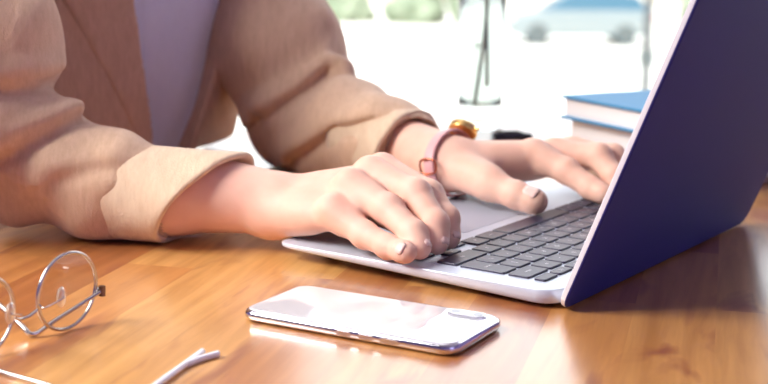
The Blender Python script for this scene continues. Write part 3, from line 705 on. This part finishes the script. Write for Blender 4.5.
def nail(q, r, ndir=None, wd=.0046, ln=.0092, fwd=.0002):
    P = [V(p) for p in q]; t = P[-1]-P[-2]; t /= np.linalg.norm(t)
    nn = V(ndir) if ndir is not None else (P[-2]-.5*(P[-1]+P[-3]))
    nn = nn-t*(nn@t); nn /= np.linalg.norm(nn); s = np.cross(t, nn)
    bm = bmesh.new(); c = P[-1]+t*fwd; grid = []
    for j in range(9):
        vv = j/8; along = (vv-.72)*ln
        wv = wd*(.80+.2*math.sin(min(vv*1.6, 1)*PI/2))*(1-.35*max(0, (vv-.8)/.2)**2)
        rowv = []
        for i in range(7):
            uu = (i/6-.5)*2; ang = uu*wv/r
            rad = (r*1.05+.0003)*math.sqrt(1-min(.9, max(0, along+fwd)/(r*1.12))**2)
            if j == 8: rad -= .0005
            if i in (0, 6): rad -= .0005
            rowv.append(bm.verts.new(Vector(c+t*along+nn*rad*math.cos(ang)+s*rad*math.sin(ang))))
        grid.append(rowv)
    for j in range(8):
        for i in range(6): bm.faces.new((grid[j][i], grid[j][i+1], grid[j+1][i+1], grid[j+1][i]))
    o = settle(obj('fingernail', bm, NAIL, person, smooth=True))
    sd = o.modifiers.new('solid', 'SOLIDIFY'); sd.thickness = .0005; sd.offset = 0
for q, r in ((r_idx, .0076), (r_mid, .0078), (r_rng, .0076)): nail(q, r)
nail(r_pin, .0071, (.0, -1.0, .45))
for q, r in ((l_idx, .0076), (l_mid, .0078), (l_rng, .0076), (l_pin, .0070)): nail(q, r)
nail(l_thb, .0100, (-.22, -.45, .88), .0062, .0115, -.0015)
nail(r_thb, .0095, (.3, .5, .75), .0060, .0120)

# shirt
F = Field(axis_pts(-.55, .05, -.5, .0, .005, .02), axis_pts(1.05, 1.7, 1.1, 1.65, .005, .02), axis_pts(-.3, .4, -.28, .38, .005, .02))
sl, d, a, b, z = torso(F, -.27, .34, RA_, RB_, grow=.002)
d = d + .0028*np.sin(42*b+9*z+4*np.sin(14*z))*np.clip(a*12, 0, 1)+.0018*np.sin(90*b-30*z)*np.clip(a*12, 0, 1)
F.put(sl, d, 0); settle(link('shirt', F.mesh('shirt', 2), SHIRT, person))['label'] = 'light grey round neck shirt'

# jacket
def crease(field, x, y, z, pts, ymax, depth=.006, ridge=.005, up=.013):
    """a cloth crease along a polyline seen in x,z with a soft roll above it, on the near side of a sleeve"""
    best = None
    for (x0, z0), (x1, z1) in zip(pts, pts[1:]):
        dx, dz = x1-x0, z1-z0; L2 = dx*dx+dz*dz
        t = np.clip(((x-x0)*dx+(z-z0)*dz)/L2, 0, 1); q = np.sqrt((x-x0-t*dx)**2+(z-z0-t*dz)**2)
        sg = np.where(dx*(z-z0)-dz*(x-x0) >= 0, 1, -1); r = q*sg
        best = r if best is None else np.where(np.abs(r) < np.abs(best), r, best)
    taper = np.clip((pts[-1][0]+.006-x)/.02, 0, 1)*np.clip((x-pts[0][0]+.05)/.02, 0, 1)
    p = depth*np.exp(-(best/.0055)**2)-ridge*np.exp(-((best-up)/.010)**2)
    field.D += (p*taper*np.clip((ymax-y)/.02, 0, 1)).astype(np.float32)
def wopen(z): return np.interp(z, [-.3, -.02, .04, .11, .18, .26, .34], [.016, .020, .032, .054, .074, .086, .07])
WREF = .0
def build_jacket():
    X = axis_pts(-.62, .10, -.30, .07, .0024, .007); Y = axis_pts(.90, 1.78, .90, 1.36, .0024, .007); Z = axis_pts(-.30, .42, .0015, .19, .0024, .007)
    F = Field(X, Y, Z)
    sl, d, a, b, z = torso(F, -.29, .36, RA_, RB_, grow=.013)
    d = d+.004*np.sin(30*b+16*z)*np.exp(-((z-.05)/.12)**2)
    op = np.maximum(np.abs(b+.006)-wopen(z), .02-a)                 # negative inside the opening
    F.put(sl, np.maximum(d, -op), .0)
    x, y, z = F.grid(tuple([slice(None)]*3))
    # right sleeve
    R = Field(X, Y, Z)
    up_r = [SR, SR*.5+ER*.5+np.array((.006, -.004, .0)), np.array((-.318, 1.020, .135)), ER+np.array((.0, .0, .010))]
    R.chain(up_r, [.082, .070, .066, .056], .03)
    R.chain([ER+np.array((-.01, 0, .004)), np.array((-.270, 1.010, .0585)), np.array((-.215, 1.000, .0405)), np.array((-.165, 990e-3, .0350))], [.050, .0455, .0400, .034], .02)
    # folds: the upper sleeve rolls over the forearm and creases at the bend
    R.cap((-.360, .944, .092), (-.300, .956, .092), .032, .027, .004); R.cap((-.300, .956, .092), (-.234, 1.004, .089), .027, .011, .004)
    R.cap((-.360, .948, .146), (-.310, .964, .142), .034, .029, .004); R.cap((-.310, .964, .142), (-.260, 1.018, .126), .029, .013, .004)
    R.cap((-.330, .985, .190), (-.285, 1.050, .150), .030, .026, .010)
    R.cap((-.300, .975, .066), (-.200, .968, .048), .016, .010, .014)
    R.D += (.0036*np.sin(62*x+55*z+3*np.sin(30*y))*np.clip(1-np.abs(x+.28)/.12, 0, 1)+.0012*np.sin(120*x-60*z+20*y)).astype(np.float32)
    crease(R, x, y, z, [(-.300, .056), (-.268, .067), (-.227, .089), (-.203, .092)], 1.02, .007, .007)
    crease(R, x, y, z, [(-.300, .112), (-.268, .1125), (-.245, .1146), (-.222, .1135)], 1.04, .006, .006)
    crease(R, x, y, z, [(-.235, .050), (-.205, .058), (-.185, .058)], 1.01, .003, .003)
    R.D = np.maximum(R.D, (.0016-z)*np.ones_like(R.D) - 9*np.clip(-.30-x, 0, .02)).astype(np.float32)
    R.cap((-.215, .998, .036), (-.13, .982, .033), .026, .031, .0, sub=True)
    # left sleeve
    L = Field(X, Y, Z)
    L.chain([SL, SL*.5+EL*.5+np.array((-.012, .012, -.02)), np.array((-.104, 1.338, .112)), EL+np.array((.004, 0, .010))], [.080, .064, .058, .052], .03)
    dl = (WL_-EL); 
    L.chain([EL+np.array((.004, 0, .004)), EL+dl*.35, EL+dl*.62, EL+dl*.74], [.054, .047, .040, .036], .02)
    L.cap((-.105, 1.272, .062), (-.045, 1.282, .098), .014, .012, .012); L.cap((-.045, 1.282, .098), (-.035, 1.310, .098), .012, .006, .010)
    L.cap((-.062, 1.246, .040), (-.012, 1.236, .072), .013, .011, .012)
    L.cap((-.118, 1.292, .112), (-.066, 1.318, .142), .016, .012, .014)
    L.D += (.0030*np.sin(60*x-48*y+40*z)*np.clip(1-np.abs(y-1.28)/.10, 0, 1)).astype(np.float32)
    crease(L, x, y, z, [(-.120, .052), (-.078, .079), (-.046, .104)], 1.33, .006, .006)
    crease(L, x, y, z, [(-.085, .018), (-.041, .056), (.000, .070)], 1.30, .006, .005)
    L.D = np.maximum(L.D, (.0016-z)*np.ones_like(L.D)).astype(np.float32)
    e = EL+dl*.70; f = EL+dl*.95; L.cap(EL+dl*.62, f, .026, .034, .0, sub=True)
    al = tuple([slice(None)]*3)
    F.put(al, R.D, .010); F.put(al, L.D, .010)
    return F.mesh('jacket', 2)
jacket = settle(link('jacket', build_jacket(), JACKET, person))
# lapels
F = Field(axis_pts(-.55, .05, -.40, -.08, .0025, .02), axis_pts(1.0, 1.75, 1.10, 1.52, .0025, .02), axis_pts(-.05, .40, -.02, .24, .0025, .012))
for s in (-1, 1):
    sl, d, a, b, z = torso(F, .0, .35, [np.interp(q, np.linspace(-.26, .345, 6), RA_) for q in np.linspace(0, .35, 6)], [np.interp(q, np.linspace(-.26, .345, 6), RB_) for q in np.linspace(0, .35, 6)], grow=.019)
    bb = (b+.006)*s; w0 = wopen(z)-.002; w1 = w0+np.interp(z, [.0, .06, .16, .22, .35], [.004, .026, .056, .070, .075])
    shell = np.maximum(d, -(d+.010)); band = np.maximum(w0-bb, bb-w1)
    F.put(sl, np.maximum(np.maximum(shell, band), .02-a), 0)
lp_ = link('lapel', F.mesh('lapel', 4), JACKET, jacket)

def cuff(c0, c1, r0, r1, skew, floor=.0012, flare=.004, lab=None):
    """turned-back cuff as a closed double-walled tube; skew(theta) shifts the rim along the axis"""
    c0, c1 = V(c0), V(c1); ax = c1-c0; Lx = np.linalg.norm(ax); ax /= Lx
    h = np.cross(UZ, ax); h /= np.linalg.norm(h); vv = np.cross(ax, h)
    if vv[2] < 0: vv = -vv
    n = 64; prof = []
    for k in range(14): prof.append((k/13, 1.0))                          # outer wall
    for k in range(1, 6): a = PI*k/6; prof.append((1+.05*math.sin(a), .93+.07*math.cos(a)))   # rolled rim
    for k in range(12): prof.append((1-k/11*.85, .86))                     # inner wall
    bm = bmesh.new(); rings = []
    for s, f in prof:
        ring = []
        for j in range(n):
            th = 2*PI*j/n; sk = skew(th)
            rr = [(r0[i]+(r1[i]-r0[i])*s)*f + (flare*s*s if f > .9 else flare*s*s*.8) for i in (0, 1)]
            if f > .97 and s < .03: rr = [q*.985 for q in rr]
            wob = 1+.018*math.sin(3*th+4*s)+.012*math.sin(7*th-6*s)
            p = c0+ax*(s*(Lx+sk))+h*rr[0]*wob*math.cos(th)+vv*rr[1]*wob*math.sin(th)
            fl = floor if f > .97 else floor+.003
            if p[2] < fl: p[2] = fl
            ring.append(bm.verts.new(Vector(p)))
        rings.append(ring)
    for a_, b_ in zip(rings, rings[1:]):
        for j in range(n): bm.faces.new((a_[j], a_[(j+1) % n], b_[(j+1) % n], b_[j]))
    for j in range(n): bm.faces.new((rings[-1][j], rings[-1][(j+1) % n], rings[0][(j+1) % n], rings[0][j]))
    o = link('cuff', bpy.data.meshes.new('cuff'), LINING, jacket)
    bmesh.ops.recalc_face_normals(bm, faces=bm.faces[:]); bm.to_mesh(o.data); bm.free(); o.data.polygons.foreach_set('use_smooth', [True]*len(o.data.polygons)); return o
cuff((-.206, 1.000, .0365), (-.142, .984, .0340), (.0440, .0365), (.0420, .0325), lambda th: .022*math.sin(th)+.012*math.cos(th)+.008)
dL = WL_-EL
cuff(tuple(EL+dL*.50), tuple(EL+dL*.755), (.0445, .0400), (.0400, .0330), lambda th: .006*math.sin(th)-.012*math.cos(th), floor=.006)

# trousers and shoes (under the table)
F = Field(axis_pts(-.6, .3, -.55, .25, .008, .02), axis_pts(.85, 1.75, .9, 1.6, .008, .02), axis_pts(ZF+.05, -.1, ZF+.06, -.14, .008, .02))
for s in (-1, 1):
    hip = T0+B*s*.085; knee = hip+A*.40-UZ*.02; ank = np.array((knee[0]-A[0]*.02, knee[1]-A[1]*.02, ZF+.10))
    F.cap(hip, knee, .098, .068, .03); F.cap(knee, ank, .066, .056, .02)
F.cap(T0+B*.08, T0-B*.08, .105, .105, .03)
settle(link('trousers', F.mesh('trousers', 2), TROUSER, person))
for s in (-1, 1):
    ank = T0+B*s*.085+A*.38; F = Field(*[axis_pts(q-.25, q+.25, q-.24, q+.24, .006, .02) for q in ank[:2]], axis_pts(ZF-.01, ZF+.16, ZF-.005, ZF+.15, .006, .02))
    a_ = np.array((ank[0], ank[1], ZF+.06)); F.cap(a_-A*.03, a_+A*.17-UZ*.02, .046, .036, .02); F.cap(a_, a_+UZ*.05, .045, .048, .02)
    F.D = np.maximum(F.D, (ZF+.002-F.grid(tuple([slice(None)]*3))[2])*np.ones_like(F.D)).astype(np.float32)
    settle(link('shoe', F.mesh('shoe', 2), SHOE, person))

# chair under the sitter
chr_ = empty('wooden_chair', (T0[0], T0[1], ZF), math.atan2(A[1], A[0])); tag(chr_, 'dark wooden chair the person in the camel jacket sits on', 'chair')
SEAT = T0[2]-ZF-.108
bm = bmesh.new(); box(bm, (.02, 0, SEAT-.02), (.42, .42, .035)); obj('seat', bm, CHAIRW, chr_, bevel=.008)
for sx in (-1, 1):
    for sy in (-1, 1):
        bm = bmesh.new(); cyl(bm, (.02+sx*.18, sy*.18, 0), (.02+sx*.17, sy*.17, SEAT-.03), .016, .02, 14); obj('leg', bm, CHAIRW, chr_)
bm = bmesh.new()
for sy in (-1, 1): tube(bm, [(-.17, sy*.18, SEAT-.02), (-.20, sy*.18, SEAT+.2), (-.25, sy*.18, SEAT+.42)], .014, 10)
obj('back_post', bm, CHAIRW, chr_, smooth=True)
bm = bmesh.new(); box(bm, (-.25, 0, SEAT+.38), (.02, .36, .09)); obj('backrest', bm, CHAIRW, chr_, bevel=.006)

# ------------------------------------------------------------------ wristwatch on the left wrist
wt = empty('wristwatch', (.050, 1.112, .044)); tag(wt, 'gold wristwatch on a loose pink strap around the further wrist', 'watch')
wc = V((.0560, 1.1080, .0420)); axw = (WL_-EL)/np.linalg.norm(WL_-EL); tilt = np.array((.80, -.58, .16)); tilt /= np.linalg.norm(tilt)
hh = np.cross(UZ, tilt); hh /= np.linalg.norm(hh); vv = np.cross(tilt, hh); vv = vv if vv[2] > 0 else -vv
def wrist_r(th):                       # where the skin is, over the width of the strap
    rad = hh*math.cos(th)+vv*math.sin(th); best = 0
    for s_ in (-.0055, -.003, 0, .003, .0055):
        for dt in (-.08, 0, .08):
            r2 = hh*math.cos(th+dt)+vv*math.sin(th+dt)
            hit = body_tree.ray_cast(Vector(wc+tilt*s_), Vector(r2), .06)
            if hit[0] is not None: best = max(best, hit[3])
    return best
n = 64; RR = [max(wrist_r(2*PI*j/n)+.0012, .9*math.hypot(.030*math.cos(2*PI*j/n), .027*math.sin(2*PI*j/n))) for j in range(n)]
for _ in range(3): RR = [max(RR[j], (RR[j-1]+RR[(j+1) % n])/2) for j in range(n)]
bm = bmesh.new(); rings = []
for j in range(n):
    th = 2*PI*j/n; rad = hh*math.cos(th)+vv*math.sin(th); cpt = wc+rad*RR[j]
    rings.append([bm.verts.new(Vector(cpt+tilt*s*.0046+rad*o)-Vector(wt.location)) for s, o in ((-1, 0), (-1, .0014), (-.8, .0019), (.8, .0019), (1, .0014), (1, 0), (.9, -.0002), (-.9, -.0002))])
for j in range(n):
    a_, b_ = rings[j], rings[(j+1) % n]
    for k in range(8): bm.faces.new((a_[k], a_[(k+1) % 8], b_[(k+1) % 8], b_[k]))
obj('strap', bm, PINK, wt, smooth=True)
hw = hh if hh[0] > 0 else -hh
th = math.radians(48) if hh[0] > 0 else math.radians(132)
nd = hh*math.cos(th)+vv*math.sin(th); pc = wc+nd*(RR[int(round(th/(2*PI)*n)) % n]+.0024)
lv = lambda p: Vector(p)-Vector(wt.location)
bm = bmesh.new(); cyl(bm, lv(pc-nd*.0005), lv(pc+nd*.0062), .0125, .0120, 40); cs = obj('case', bm, GOLD, wt, bevel=.0012)
bm = bmesh.new(); cyl(bm, lv(pc+nd*.006), lv(pc+nd*.0066), .0102, n=36); obj('dial', bm, DIAL, cs)
cd = np.cross(nd, tilt); bm = bmesh.new(); cyl(bm, lv(pc+nd*.003+tilt*.012), lv(pc+nd*.003+tilt*.0155), .0018, n=14); obj('crown', bm, GOLD, cs)
jb = 32 if hh[0] > 0 else 0
bpnt = wc-hw*(RR[jb]+.0012)+vv*.001
bm = bmesh.new(); tube(bm, smooth_path([lv(bpnt-hw*.001+tilt*s1*.0062+vv*s2*.005) for s1, s2 in ((-1, -1), (1, -1), (1, 1), (-1, 1))], 5, True), .0009, 8, closed=True); obj('buckle', bm, ROSE, wt, smooth=True)
